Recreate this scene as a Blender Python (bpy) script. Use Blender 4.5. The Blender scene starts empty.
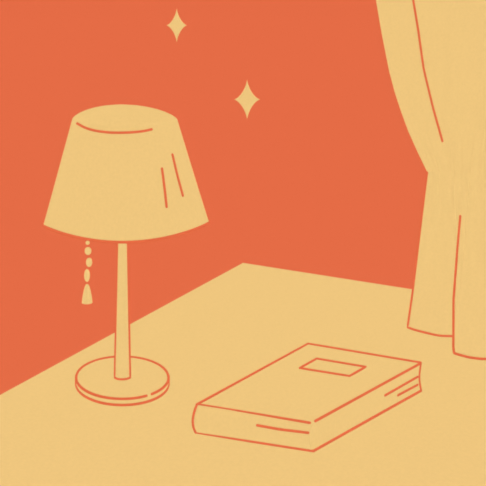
import bpy, bmesh, math
from mathutils import Vector
from mathutils.bvhtree import BVHTree

sc = bpy.context.scene
COL = sc.collection

# ------------------------------------------------------------------ camera
F, YH, XC = 950.0, 10.0, 243.0         # focal length in pixels, horizon row, centre column
TOP = 0.74                             # height of the table top
EYE = TOP + 0.60
cam_d = bpy.data.cameras.new('camera')
cam = bpy.data.objects.new('camera', cam_d)
COL.objects.link(cam)
cam.location = (0, 0, EYE)
cam.rotation_euler = (math.pi / 2, 0, 0)
cam_d.sensor_width = 36
cam_d.lens = 36 * F / 486
cam_d.shift_y = -(243 - YH) / 486
cam_d.clip_start = 0.05
sc.camera = cam


def at_depth(px, py, Y):               # pixel -> point at depth Y
    return Vector(((px - XC) * Y / F, Y, EYE - (py - YH) * Y / F))


def at_height(px, py, z):              # pixel -> point at height z
    return at_depth(px, py, F * (EYE - z) / (py - YH))


def ray_hit(bvh, px, py):
    o = Vector((0, 0, EYE))
    d = (at_depth(px, py, 1.0) - o).normalized()
    hit = bvh.ray_cast(o, d)
    return hit[0]


# ------------------------------------------------------------------ materials
def lin(c):
    c /= 255.0
    return c / 12.92 if c <= 0.04045 else ((c + 0.055) / 1.055) ** 2.4


def paper(name, rgb, grain=0.018):
    m = bpy.data.materials.new(name)
    m.use_nodes = True
    nt = m.node_tree
    nt.nodes.clear()
    out = nt.nodes.new('ShaderNodeOutputMaterial')
    bs = nt.nodes.new('ShaderNodeBsdfDiffuse')
    tc = nt.nodes.new('ShaderNodeTexCoord')
    nz = nt.nodes.new('ShaderNodeTexNoise')
    nz.inputs['Scale'].default_value = 260
    nz.inputs['Detail'].default_value = 2
    mr = nt.nodes.new('ShaderNodeMapRange')
    mr.inputs['From Min'].default_value = 0.3
    mr.inputs['From Max'].default_value = 0.7
    mr.inputs['To Min'].default_value = 1 - grain
    mr.inputs['To Max'].default_value = 1 + grain
    vm = nt.nodes.new('ShaderNodeVectorMath')
    vm.operation = 'SCALE'
    vm.inputs[0].default_value = tuple(lin(c) for c in rgb)
    L = nt.links.new
    L(tc.outputs['Object'], nz.inputs['Vector'])
    L(nz.outputs['Fac'], mr.inputs['Value'])
    L(mr.outputs['Result'], vm.inputs['Scale'])
    L(vm.outputs['Vector'], bs.inputs['Color'])
    L(bs.outputs['BSDF'], out.inputs['Surface'])
    m.diffuse_color = tuple(lin(c) for c in rgb) + (1,)
    return m


CREAM_RGB, ORANGE_RGB = (239, 198, 126), (229, 108, 70)
M_WALL = paper('orange_wall_paint', ORANGE_RGB)
M_FLOOR = paper('orange_floor', ORANGE_RGB)
M_INK = paper('orange_ink_line', (228, 106, 66), 0.0)
M_TABLE = paper('cream_table', CREAM_RGB)
M_SHADE = paper('cream_lampshade', CREAM_RGB)
M_LAMP = paper('cream_lamp_enamel', CREAM_RGB)
M_CLOTH = paper('cream_curtain_cloth', CREAM_RGB)
M_COVER = paper('cream_book_cloth', CREAM_RGB)
M_PAGES = paper('cream_pages', CREAM_RGB)
M_STAR = paper('cream_star', CREAM_RGB)


# ------------------------------------------------------------------ helpers
def tag(o, label=None, cat=None, group=None, kind=None):
    if label: o['label'] = label
    if cat: o['category'] = cat
    if group: o['group'] = group
    if kind: o['kind'] = kind
    return o


def empty(name, loc):
    o = bpy.data.objects.new(name, None)
    o.empty_display_size = 0.05
    COL.objects.link(o)
    o.location = loc
    return o


def link(name, bm, mat, parent=None, smooth=False):
    """one mesh object; bm is in world space, origin moved to its parent's world origin"""
    bmesh.ops.recalc_face_normals(bm, faces=bm.faces)
    org = Vector((0, 0, 0))
    if parent is not None:
        p = parent
        while p is not None:
            org += p.location
            p = p.parent
    else:
        lo = Vector((min(v.co[i] for v in bm.verts) for i in range(3)))
        hi = Vector((max(v.co[i] for v in bm.verts) for i in range(3)))
        org = Vector(((lo.x + hi.x) / 2, (lo.y + hi.y) / 2, lo.z))
    for v in bm.verts:
        v.co -= org
    me = bpy.data.meshes.new(name)
    for f in bm.faces:
        f.smooth = smooth
    bm.to_mesh(me)
    bm.free()
    me.materials.append(mat)
    o = bpy.data.objects.new(name, me)
    COL.objects.link(o)
    if parent is not None:
        o.parent = parent
    else:
        o.location = org
    return o


def add_tube(bm, pts, r, closed=False, n=8):
    pts = [Vector(p) for p in pts]
    N = len(pts)
    rings = []
    prev = None
    for i, p in enumerate(pts):
        if closed:
            t = pts[(i + 1) % N] - pts[i - 1]
        elif i == 0:
            t = pts[1] - pts[0]
        elif i == N - 1:
            t = pts[-1] - pts[-2]
        else:
            a, b = (pts[i] - pts[i - 1]).normalized(), (pts[i + 1] - pts[i]).normalized()
            t = a + b
        t.normalize()
        if prev is None:
            ref = Vector((0, 0, 1)) if abs(t.z) < 0.8 else Vector((1, 0, 0))
            u = t.cross(ref).normalized()
        else:
            u = (prev - t * prev.dot(t)).normalized()
        w = t.cross(u)
        prev = u
        rings.append([bm.verts.new(p + (u * math.cos(2 * math.pi * k / n) + w * math.sin(2 * math.pi * k / n)) * r)
                      for k in range(n)])
    for i in range(N if closed else N - 1):
        a, b = rings[i], rings[(i + 1) % N]
        for k in range(n):
            bm.faces.new((a[k], a[(k + 1) % n], b[(k + 1) % n], b[k]))
    if not closed:                      # rounded pen-stroke ends
        for ring, p, q in ((rings[0], pts[0], pts[1]), (rings[-1], pts[-1], pts[-2])):
            d = (p - q).normalized()
            mid = [bm.verts.new(p + (v.co - p) * 0.7 + d * r * 0.7) for v in ring]
            tip = bm.verts.new(p + d * r)
            for k in range(n):
                bm.faces.new((ring[k], ring[(k + 1) % n], mid[(k + 1) % n], mid[k]))
                bm.faces.new((mid[k], mid[(k + 1) % n], tip))


def smooth_path(ctrl, per=8):           # Catmull-Rom through 2D or 3D control points
    P = [Vector(c) for c in ctrl]
    P = [P[0] * 2 - P[1]] + P + [P[-1] * 2 - P[-2]]
    out = []
    for i in range(1, len(P) - 2):
        for s in range(per):
            t = s / per
            a, b, c, d = P[i - 1], P[i], P[i + 1], P[i + 2]
            out.append(0.5 * (2 * b + (c - a) * t + (2 * a - 5 * b + 4 * c - d) * t * t + (3 * b - a - 3 * c + d) * t ** 3))
    out.append(P[-2])
    return out


def resample(a, b, n):
    a, b = Vector(a), Vector(b)
    return [a.lerp(b, i / n) for i in range(n + 1)]


def add_box(bm, lo, hi):
    vs = [bm.verts.new((x, y, z)) for z in (lo[2], hi[2]) for y in (lo[1], hi[1]) for x in (lo[0], hi[0])]
    for f in ((0, 2, 3, 1), (4, 5, 7, 6), (0, 1, 5, 4), (1, 3, 7, 5), (3, 2, 6, 7), (2, 0, 4, 6)):
        bm.faces.new([vs[i] for i in f])
    return vs


def interp(tbl, y):                     # piecewise-linear table lookup, (key, value) rows
    if y <= tbl[0][0]:
        (a, va), (b, vb) = tbl[0], tbl[1]
    elif y >= tbl[-1][0]:
        (a, va), (b, vb) = tbl[-2], tbl[-1]
    else:
        for (a, va), (b, vb) in zip(tbl, tbl[1:]):
            if a <= y <= b:
                break
    return va + (vb - va) * (y - a) / (b - a)


def lathe(bm, profile, c, sx=1.0, sy=1.0, n=64, cap0=False, cap1=False):
    """profile: (radius, z) rows; c: axis foot"""
    rings = []
    for r, z in profile:
        if r < 1e-6:
            rings.append([bm.verts.new((c[0], c[1], c[2] + z))])
        else:
            rings.append([bm.verts.new((c[0] + r * sx * math.cos(2 * math.pi * k / n),
                                        c[1] + r * sy * math.sin(2 * math.pi * k / n), c[2] + z)) for k in range(n)])
    for a, b in zip(rings, rings[1:]):
        for k in range(n):
            j = (k + 1) % n
            if len(a) == 1 and len(b) == 1:
                continue
            if len(a) == 1:
                bm.faces.new((a[0], b[k], b[j]))
            elif len(b) == 1:
                bm.faces.new((a[k], a[j], b[0]))
            else:
                bm.faces.new((a[k], a[j], b[j], b[k]))
    if cap0: bm.faces.new(rings[0][::-1])
    if cap1: bm.faces.new(rings[-1])


# ------------------------------------------------------------------ the setting
WALL_Y = 2.95
bm = bmesh.new(); add_box(bm, (-4, WALL_Y, -0.05), (4, WALL_Y + 0.1, 3.2))
tag(link('wall_back', bm, M_WALL), 'plain flat orange wall behind the table', kind='structure')
bm = bmesh.new(); add_box(bm, (-4, -1.5, -0.06), (4, WALL_Y, 0.0))
tag(link('floor', bm, M_FLOOR), kind='structure')

# ------------------------------------------------------------------ stars on the wall
def star(cx, cy, a, b, label):
    c = at_depth(cx, cy, WALL_Y)
    k = WALL_Y / F
    a, b = a * k, b * k
    bm = bmesh.new()
    p, n = 0.68, 12
    outline = []
    for q in range(4):
        for i in range(n):
            t = math.pi / 2 * (q + i / n)
            # even steps along each concave quadrant
            co, si = math.cos(t), math.sin(t)
            outline.append((a * math.copysign(abs(co) ** (2 / p), co), b * math.copysign(abs(si) ** (2 / p), si)))
    th = 0.010
    back = [bm.verts.new((c.x + x, WALL_Y, c.z + z)) for x, z in outline]
    rim = [bm.verts.new((c.x + x, WALL_Y - th * 0.6, c.z + z)) for x, z in outline]
    face = [bm.verts.new((c.x + x * 0.86, WALL_Y - th, c.z + z * 0.86)) for x, z in outline]
    N = len(outline)
    for i in range(N):
        j = (i + 1) % N
        bm.faces.new((back[i], back[j], rim[j], rim[i]))
        bm.faces.new((rim[i], rim[j], face[j], face[i]))
    bm.faces.new(face); bm.faces.new(back[::-1])
    return tag(link('star_ornament', bm, M_STAR), label, 'star', 'four-pointed stars on the wall')


star(176.8, 25.3, 10.2, 16.9, 'smaller cream four-pointed star, the higher one on the orange wall')
star(247.1, 99.4, 12.9, 20.3, 'larger cream four-pointed star on the orange wall, level with the lampshade top')

# ------------------------------------------------------------------ table
c0 = at_height(243, 262.9, TOP)
dl = at_height(0, 395.0, TOP) - c0
dr = at_height(411.5, 289.2, TOP) - c0
quad = [c0, c0 + dl * 1.69, c0 + dl * 1.69 + dr * 2.5, c0 + dr * 2.5]
mid = sum(quad, Vector()) / 4
table = empty('table', (mid.x, mid.y, 0))
tag(table, 'plain cream table reaching out of frame, under the lamp and book', 'table')
bm = bmesh.new()
TH = 0.035
up = [bm.verts.new(q) for q in quad]
dn = [bm.verts.new(q - Vector((0, 0, TH))) for q in quad]
bm.faces.new(up); bm.faces.new(dn[::-1])
for i in range(4):
    bm.faces.new((up[i], dn[i], dn[(i + 1) % 4], up[(i + 1) % 4]))
link('tabletop', bm, M_TABLE, table)
for q in quad:
    p = q.lerp(mid, 0.13)
    bm = bmesh.new()
    lo = add_box(bm, (p.x - 0.03, p.y - 0.03, 0), (p.x + 0.03, p.y + 0.03, TOP - TH))
    for v in lo[:4]:
        v.co.x = p.x + (v.co.x - p.x) * 0.65
        v.co.y = p.y + (v.co.y - p.y) * 0.65
    link('leg', bm, M_TABLE, table)

# ------------------------------------------------------------------ lamp
foot = at_height(122.3, 383.6, TOP)
LY = foot.y
PX = LY / F                            # metres per pixel at the lamp
R_INK = 1.3 * PX
lamp = empty('table_lamp', foot)
tag(lamp, 'cream table lamp with cone shade, round base and pull chain, beside the book', 'lamp')
BH = 6.7 * PX
RX, RY = 46.1 * PX, 45.7 * PX * 1.195
bm = bmesh.new()
SKEW = foot.x / foot.y                  # the base is a slightly oval disc, set a little askew
lathe(bm, [(0, 0), (RX * 0.97, 0), (RX, 0.001), (RX, BH - 0.001), (RX * 0.985, BH), (0, BH)], foot, 1, RY / RX, 96)
for v in bm.verts:
    v.co.x += SKEW * (v.co.y - foot.y)
base = link('base', bm, M_LAMP, lamp)
def ell(a, z, k=0.0):
    return Vector((foot.x + (RX + k) * math.cos(a) + SKEW * (RY + k) * math.sin(a), foot.y + (RY + k) * math.sin(a), foot.z + z))
bm = bmesh.new()                       # upper rim: an inked edge with a small break at the front right
g0, g1 = math.radians(-52.3), math.radians(-60.2)
n = 120
add_tube(bm, [ell(g0 + (2 * math.pi + g1 - g0) * i / n, BH + 0.0006) for i in range(n + 1)], R_INK)
tag(link('upper_rim_line', bm, M_INK, base, True), 'orange line around the top edge of the base, with a small break')
bm = bmesh.new()
add_tube(bm, [ell(2 * math.pi * i / 120, R_INK * 0.97) for i in range(120)], R_INK, closed=True)
for a in (0, math.pi):
    add_tube(bm, [ell(a, R_INK), ell(a, BH)], R_INK)
tag(link('lower_rim_line', bm, M_INK, base, True), 'orange line around the bottom edge of the base')

# stem
def z_at(py):
    return EYE - (py - YH) * LY / F
z_foot, z_low = foot.z + BH, z_at(242)
S0, S1 = 8.1 * PX, 5.3 * PX
z_cap = z_at(112)
bm = bmesh.new()
SX = foot.x + 0.6 * PX
prof = [(0, z_foot - 0.002), (S0, z_foot - 0.002), (S0 * 0.99, z_foot + 0.02), (7.5 * PX, z_at(345)), (S1, z_low), (S1, z_at(150)),
        (S1 * 0.5, z_at(148)), (S1 * 0.5, z_cap), (0, z_cap)]
lathe(bm, prof, (SX, foot.y, 0), 1, 1, 40)
stem = link('stem', bm, M_LAMP, lamp, True)
bm = bmesh.new()
side = []
for s in (-1, 1):
    ca, sa = math.cos(math.radians(24)), math.sin(math.radians(24))
    side.append([Vector((SX + s * r * ca, foot.y - r * sa, z)) for r, z in ((S1, z_low + 0.03), (S1, z_low), (7.5 * PX, z_at(345)), (S0, z_foot + 0.006))])
arc = [Vector((SX + S0 * math.cos(a), foot.y + S0 * math.sin(a), z_foot + 0.0008)) for a in
       [math.pi + math.radians(24) + math.radians(132) * i / 16 for i in range(17)]]
add_tube(bm, side[0] + arc + side[1][::-1], R_INK)
tag(link('stem_line', bm, M_INK, stem, True), 'orange lines down both sides and round the foot of the stem')

# shade
ROLL = math.radians(-0.9)
zb, zt = z_at(222.9), z_at(119.6)
RB, RT = 82.3 * PX, 52.6 * PX
DOME = 14.6 * PX
cb, ct = 126.1, 124.6                  # the shade hangs a touch off the stem's axis
SQ = 0.90
def shade_pt(r, z, a):
    cx = (cb + (ct - cb) * (z - zb) / (zt - zb) - XC) * LY / F
    x = r * math.cos(a)
    if z > zt:
        cx -= 4.0 * PX * (z - zt) / DOME
    if z < zt:                           # the hem swings down front and back and is drawn up in between
        s = abs(math.sin(a))
        z += 17.6 * PX * (s - s * s) * max(0.0, (zt - z) / (zt - zb)) ** 3
    k = (zt - z) / (zt - zb)
    return Vector((cx + x + SKEW * r * SQ * math.sin(a), LY + r * SQ * math.sin(a), z - x * math.tan(ROLL) * (0.45 + 0.75 * max(k, 0))))
outer = [(RB, zb), (RB + (RT - RB) * 0.33, zb + (zt - zb) * 0.33), (RB + (RT - RB) * 0.66, zb + (zt - zb) * 0.66), (RT, zt)]
for i in range(1, 9):
    t = math.pi / 2 * i / 8
    outer.append((RT * math.cos(t) if i < 8 else 0, zt + DOME * math.sin(t) ** 1.35))
inner = [(max(r - 0.003, 0), z - (0.003 if i > 3 else 0)) for i, (r, z) in enumerate(outer)]
bm = bmesh.new()
N = 96
def rings_of(prof):
    out = []
    for r, z in prof:
        if r < 1e-6:
            out.append([bm.verts.new(shade_pt(0, z, 0))])
        else:
            out.append([bm.verts.new(shade_pt(r, z, 2 * math.pi * k / N)) for k in range(N)])
    return out
ro, ri = rings_of(outer), rings_of(inner)
for R in (ro, ri):
    for a, b in zip(R, R[1:]):
        for k in range(N):
            j = (k + 1) % N
            bm.faces.new((a[k], a[j], b[0])) if len(b) == 1 else bm.faces.new((a[k], a[j], b[j], b[k]))
for k in range(N):
    j = (k + 1) % N
    bm.faces.new((ro[0][k], ro[0][j], ri[0][j], ri[0][k]))
bmesh.ops.recalc_face_normals(bm, faces=bm.faces)
bvh_shade = BVHTree.FromBMesh(bm)
shade = link('lamp_shade', bm, M_SHADE, lamp)
bm = bmesh.new()
add_tube(bm, [shade_pt(RB, zb, 2 * math.pi * k / 96) - Vector((0, 0, 1.15 * PX)) for k in range(96)], R_INK, closed=True)
tag(link('hem_trim', bm, M_INK, shade, True), 'thin orange trim under the lower edge of the shade')
def on(bvh, name, ctrl, r, parent, label, per=8):
    bm = bmesh.new()
    P = [ray_hit(bvh, q.x, q.y) for q in smooth_path([(x, y, 0) for x, y in ctrl], per)]
    add_tube(bm, [p for p in P if p is not None], r)
    return tag(link(name, bm, M_INK, parent, True), label)
on(bvh_shade, 'top_seam_line', [(77.2, 123.4), (85, 127.6), (95, 130.6), (106, 132.2), (117, 132.8), (132, 132.3), (143, 131.2), (151.6, 129.4)],
   R_INK, shade, 'orange curved line near the top of the shade')
on(bvh_shade, 'crease_line', [(161.9, 168.6), (164.4, 188), (166.5, 206.8)], R_INK, shade, 'shorter orange stroke, the left one on the shade')
on(bvh_shade, 'crease_line', [(172.3, 154.6), (177, 174.5), (182.7, 195.6)], R_INK, shade, 'longer orange stroke, the right one on the shade')

# pull chain
def lp(px, py):
    return at_depth(px, py, LY)
bm = bmesh.new()
add_tube(bm, [lp(88.2, 190), lp(88, 236), lp(87.7, 242), lp(88, 251), lp(89, 262.3), lp(87, 275.4), lp(87.2, 290)], 0.0008, n=6)
arm = resample(lp(88.2, 190), Vector((foot.x, foot.y, lp(0, 190).z)), 4)
add_tube(bm, arm, 0.0016, n=6)
chain = tag(link('pull_chain', bm, M_INK, lamp, True), 'thin cord hanging from under the shade')
for bx, by, rx, ry in ((87.6, 242.7, 2.1, 2.1), (88, 251, 3.3, 4.0), (89.1, 262.3, 3.1, 4.6), (87, 275.4, 2.9, 6.4)):
    bm = bmesh.new()
    prof = [(rx * PX * math.sin(math.pi * i / 12) if 0 < i < 12 else 0, -ry * PX * math.cos(math.pi * i / 12)) for i in range(13)]
    lathe(bm, prof, lp(bx, by), n=20)
    tag(link('bead', bm, M_LAMP, chain, True), 'cream bead')
bm = bmesh.new()
tp = [(0, 302.7), (5.2, 302.7), (5.25, 302.5), (4.9, 299), (4.3, 295), (3.3, 290), (2.3, 286.5), (1.3, 284.6), (0, 284)]
lathe(bm, [(r * PX, z_at(y)) for r, y in tp], ((87.1 - XC) * LY / F, LY, 0), n=24)
tag(link('pull_knob', bm, M_LAMP, chain), 'cream bell-shaped pull at the end of the chain')

# ------------------------------------------------------------------ book
HA, HB, HC, HD = 0.0400, 0.0430, 0.0440, 0.0400   # it bulges a little towards the fore edge
A, B, C, D = (at_height(x, y, TOP + h) for h, (x, y) in zip((HA, HB, HC, HD), ((196.8, 405.2), (308, 344.2), (420.7, 363.2), (313.2, 422.2))))
A, B, C, D = (Vector((p.x, p.y, 0)) for p in (A, B, C, D))
bmid = (A + B + C + D) / 4
book = empty('book', (bmid.x, bmid.y, TOP))
tag(book, 'closed cream hardcover book with orange outlines and a blank title box', 'book')
def bp(u, s, v):                        # u spine->fore edge, s along the spine, v height 0..1
    p = A.lerp(B, u).lerp(D.lerp(C, u), s)
    h = (HA * (1 - u) + HB * u) * (1 - s) + (HD * (1 - u) + HC * u) * s
    return Vector((p.x, p.y, TOP + h * v))
def spine_u(v):                         # rounded spine
    return -0.030 * math.sin(math.pi * min(max(v, 0), 1)) ** 0.8
def fore_u(v):                          # hollow fore edge
    return 1.0 - 0.014 * math.sin(math.pi * v)
CT = 0.06                               # board thickness as a share of the height
NV = 14
# cover: C-shaped section (bottom board, spine, top board)
sec_out = [(1.0, 0.0)] + [(spine_u(i / NV), i / NV) for i in range(NV + 1)] + [(1.0, 1.0)]
sec_in = [(1.0, CT)] + [(spine_u(CT + (1 - 2 * CT) * i / NV) + 0.008, CT + (1 - 2 * CT) * i / NV) for i in range(NV + 1)] + [(1.0, 1 - CT)]
def strip(bm, sec, closed=True):
    a = [bm.verts.new(bp(u, 0, v)) for u, v in sec]
    b = [bm.verts.new(bp(u, 1, v)) for u, v in sec]
    for i in range(len(sec)):
        j = (i + 1) % len(sec)
        bm.faces.new((a[i], a[j], b[j], b[i]))
    return a, b
bm = bmesh.new()
loop = sec_out + sec_in[::-1]
a, b = strip(bm, loop)
n = len(sec_out)
for e in (a, b):
    o_, i_ = e[:n], e[n:][::-1]
    for k in range(n - 1):
        bm.faces.new((o_[k], o_[k + 1], i_[k + 1], i_[k]))
cover = link('cover', bm, M_COVER, book)
bm = bmesh.new()
sec_p = [(spine_u(CT + (1 - 2 * CT) * i / NV) + 0.008, CT + (1 - 2 * CT) * i / NV) for i in range(NV + 1)]
sec_p += [(fore_u(CT + (1 - 2 * CT) * (1 - i / NV)), CT + (1 - 2 * CT) * (1 - i / NV)) for i in range(NV + 1)]
a, b = strip(bm, sec_p)
for e in (a, b):
    for k in range(NV):
        q = (e[k], e[k + 1], e[2 * NV - k], e[2 * NV + 1 - k])
        bm.faces.new(q)
pages = link('page_block', bm, M_PAGES, book)
allb = bmesh.new()
for o in (cover, pages):
    tmp = bmesh.new(); tmp.from_mesh(o.data)
    for v in tmp.verts: v.co += book.location
    me = bpy.data.meshes.new('tmp'); tmp.to_mesh(me); allb.from_mesh(me); bpy.data.meshes.remove(me); tmp.free()
bvh_book = BVHTree.FromBMesh(allb)
allb.free()
RB_INK = 1.25 * bmid.y / F
def lines(name, polys, parent, label, r=RB_INK):
    bm = bmesh.new()
    for P in polys:
        add_tube(bm, P, r)
    return tag(link(name, bm, M_INK, parent, True), label)
lift = Vector((0, 0, RB_INK * 0.5))
lines('top_edge_line', [[p + lift for p in resample(bp(0, 0, 1), bp(1, 0, 1), 2) + [bp(1, s, 1) for s in (0.5, 1)]],
                        resample(bp(0.01, 0, 1), bp(0.0, 0.972, 0.97) + Vector((0, -0.4 * RB_INK, 0)), 2),
                        resample(bp(0.016, 1, 1), bp(1, 1, 1), 2)], cover, 'orange lines along the edges of the front cover')
lines('spine_end_line', [[bp(spine_u(v), 0, v) for v in [0.05 + 0.95 * i / 12 for i in range(13)]]], cover, 'orange curved line down the end of the spine')
up = Vector((0, 0, RB_INK * 0.98))
fw = Vector((0, -RB_INK * 1.2, 0))
lines('bottom_edge_line', [[bp(0.004, 0, 0.0) + up + fw * 0.9, bp(0, 0.5, 0.0) + up + fw, bp(0, 1, 0.0) + up + fw, bp(0.5, 1, 0.0) + up + fw, bp(1, 1, 0.0) + up + fw * 1.2]], cover,
      'orange line along the bottom edge')
lines('fore_edge_line', [[bp(1.0 - 0.017 * math.sin(math.pi * i / 10), 1, 0.05 + 0.095 * i) for i in range(11)]], pages, 'orange line down the hollow fore edge')
def on_book(name, ctrl, parent, label, closed=False):
    bm = bmesh.new()
    P = []
    for p, q in zip(ctrl, ctrl[1:] + ctrl[:1] if closed else ctrl[1:]):
        seg = [ray_hit(bvh_book, p[0] + (q[0] - p[0]) * i / 6, p[1] + (q[1] - p[1]) * i / 6) for i in range(6 if closed else 7)]
        P += [s for s in seg if s is not None]
    if name == 'title_box':
        P = [p + lift for p in P]
    add_tube(bm, P, RB_INK, closed)
    return tag(link(name, bm, M_INK, parent, True), label)
on_book('title_box', [(316.6, 359.2), (365.7, 367.5), (349.5, 376.7), (299.6, 368.7)], cover, 'small blank orange box on the front cover', True)
on_book('spine_line', [(257.2, 425.3), (280, 429.4), (308.3, 432.8)], cover, 'short orange line on the spine')
on_book('page_line', [(384.8, 395.4), (417.6, 376.7)], pages, 'longer orange line on the page edges')
on_book('page_line', [(397.7, 395.3), (417.6, 384.7)], pages, 'shorter orange line on the page edges')

# ------------------------------------------------------------------ curtain
LEFT = [(-70, 364.6), (0, 375.9), (33, 381.6), (70, 389), (92.6, 395), (114.8, 402.6), (130, 408.3), (150, 417.4), (172, 428), (231, 420.6), (290, 413.3), (328, 407.7)]
RIGHT = [(-70, 660), (0, 640), (70, 600), (130, 540), (172, 512), (230, 525), (328, 560)]
FOLD_UP = [(-70, 401), (0, 413), (29.6, 417.9), (68.5, 423.4), (107.4, 432.7), (141.5, 442.3)]
FOLD_LO = [(172, 462), (214.5, 459.8), (251, 456.6), (298.5, 453.0), (352, 452.7)]
Y0 = 1.795                              # depth of the curtain's left edge
def row_h(y):                           # row name (a picture row at depth Y0) -> height
    return EYE - (y - YH) * Y0 / F
# plan of the lower tail at the hem: (fraction, column px, depth)
HEM = [(407.4, 1.792), (414, 1.778), (426.5, 1.760), (439, 1.746), (452.7, 1.743), (463, 1.742), (466, 1.725), (461, 1.69), (456, 1.670), (453.4, 1.661),
       (456, 1.655), (461, 1.648), (471, 1.637), (486, 1.631), (500, 1.640), (515, 1.665), (520, 1.70), (512, 1.73), (525, 1.745), (545, 1.73), (565, 1.72)]
NF = 9                                  # index of the front fold's edge in HEM
PINCH = []
n = len(HEM)
for j in range(n):
    PINCH.append((427.2 + (512 - 427.2) * j / (n - 1), Y0 - 0.03 * math.sin(math.pi * j / (n - 1)) - 0.01 * math.sin(2.2 * math.pi * j / 4)))
fold_at_pinch = PINCH[NF][0]
def tail_row(y):
    """one row of the tail between the pinch (y = 172) and the hem (y = 328)"""
    t = (y - 172) / (328 - 172)
    out = []
    for j in range(n):
        x = PINCH[j][0] + (HEM[j][0] - PINCH[j][0]) * t
        d = PINCH[j][1] + (HEM[j][1] - PINCH[j][1]) * t ** 1.15
        out.append([x, d])
    dx = interp(LEFT, y) - out[0][0]
    for j in range(5): out[j][0] += dx * (1 - j / 5)
    return out
rows = []
for i in range(-24, 25):                # swag from above the frame to the pinch
    y = -70 + (172 + 70) * i / 24
    l, r, f = interp(LEFT, y), interp(RIGHT, y), interp(FOLD_UP, y)
    k = max(0.0, i / 24)
    row = []
    for j in range(n):
        u = j / (n - 1)
        d_free = Y0 - 0.03 * math.sin(math.pi * u) - 0.022 * math.cos(2 * math.pi * (u - (f - l) / (r - l)) * 3.2) * (1 - math.exp(-6 * u))
        d = d_free * (1 - k ** 2) + PINCH[j][1] * k ** 2
        row.append((l + (r - l) * u, d))
    rows.append((row_h(y), row))
for i in range(1, 31):
    y = 172 + (328 - 172) * i / 30
    rows.append((row_h(y) if i < 30 else TOP + 0.0015, tail_row(y)))
bm = bmesh.new()
grid = []
SUB = 4
for h, row in rows:
    P = smooth_path([Vector(((x - XC) * d / F, d, h)) for x, d in row], SUB)
    grid.append([bm.verts.new(p) for p in P])
faces = []
for a, b in zip(grid, grid[1:]):
    for k in range(len(a) - 1):
        faces.append(bm.faces.new((a[k], a[k + 1], b[k + 1], b[k])))
bvh_cur = BVHTree.FromBMesh(bm)
hem_pts = [v.co.copy() for v in grid[-1]]
edge_pts = [g[0].co.copy() for g in grid]
fold_pts = [g[NF * SUB].co.copy() for g in grid]
bmesh.ops.recalc_face_normals(bm, faces=bm.faces)
bmesh.ops.solidify(bm, geom=bm.faces[:], thickness=0.0015)
curtain = link('curtain', bm, M_CLOTH, None, True)
tag(curtain, 'cream curtain gathered at the waist, its hem falling on the table', 'curtain')
CUR_INK = 1.2 * 1.72 / F
def cur_line(name, P, label, r=CUR_INK, out=0.0022):
    bm = bmesh.new()
    add_tube(bm, [p + Vector((0, -out, 0)) for p in P], r)
    return tag(link(name, bm, M_INK, curtain, True), label)
cur_line('fold_line', [p for p in (ray_hit(bvh_cur, interp(FOLD_UP, y), y) for y in [-280 + 421.0 * i / 80 for i in range(81)]) if p],
         'orange line along the upper fold')
def fold_front(px, py):                 # just in front of the frontmost cloth beside the fold
    d = [h.y for h in (ray_hit(bvh_cur, px + k, py) for k in (-2, -1, 0, 1, 2, 3, 4, 5)) if h]
    return at_depth(px, py, min(d) + 0.003)
low = [fold_front(interp(FOLD_LO, y), y) for y in [215.5 + (346 - 215.5) * i / 30 for i in range(31)]]
k0 = NF * SUB
vis = hem_pts[k0 + 1:k0 + 5 * SUB]
cur_line('fold_line', low + [p + Vector((0, 0, 0.001)) for p in [hem_pts[k0]] + vis], 'orange line down the front fold and along its hem', out=0.0045)
out = Vector((-1.0 * 1.79 / F, 0, 0))
tail_edge = [p + out * 0.6 for p in edge_pts[48:]]
tail_edge[-1] = edge_pts[-1].copy()
cur_line('hem_line', tail_edge + [p + Vector((0, -0.0005, 0.001)) for p in hem_pts[1:5 * SUB]], 'orange line down the left edge and along its hem')

# ------------------------------------------------------------------ light: shadowless fill suns added all round, for flat unshaded colour
g = (1 + 5 ** 0.5) / 2
dirs = []
for s1 in (-1, 1):
    for s2 in (-1, 1):
        dirs += [Vector((0, s1, s2 * g)), Vector((s1, s2 * g, 0)), Vector((s2 * g, 0, s1))]
for d in dirs:
    ld = bpy.data.lights.new('fill_sun', 'SUN')
    ld.energy = math.pi / 3.0 * 0.903
    ld.angle = 1.25
    ld.use_shadow = False
    ld.cycles.use_multiple_importance_sampling = False
    lo = bpy.data.objects.new('fill_sun', ld)
    COL.objects.link(lo)
    lo.location = Vector((0, 1.5, 1.4)) + d.normalized() * 6
    lo.rotation_euler = d.to_track_quat('Z', 'Y').to_euler()
w = bpy.data.worlds.new('world')
sc.world = w
w.use_nodes = True
w.node_tree.nodes['Background'].inputs['Color'].default_value = (0, 0, 0, 1)
w.node_tree.nodes['Background'].inputs['Strength'].default_value = 0

sc.cycles.max_bounces = 0
sc.cycles.diffuse_bounces = 0
sc.cycles.glossy_bounces = 0
sc.cycles.use_denoising = True
sc.cycles.filter_width = 1.9
vs = sc.view_settings
vs.view_transform = 'Standard'
vs.look = 'None'
vs.exposure = 0
vs.gamma = 1
vs.use_curve_mapping = False
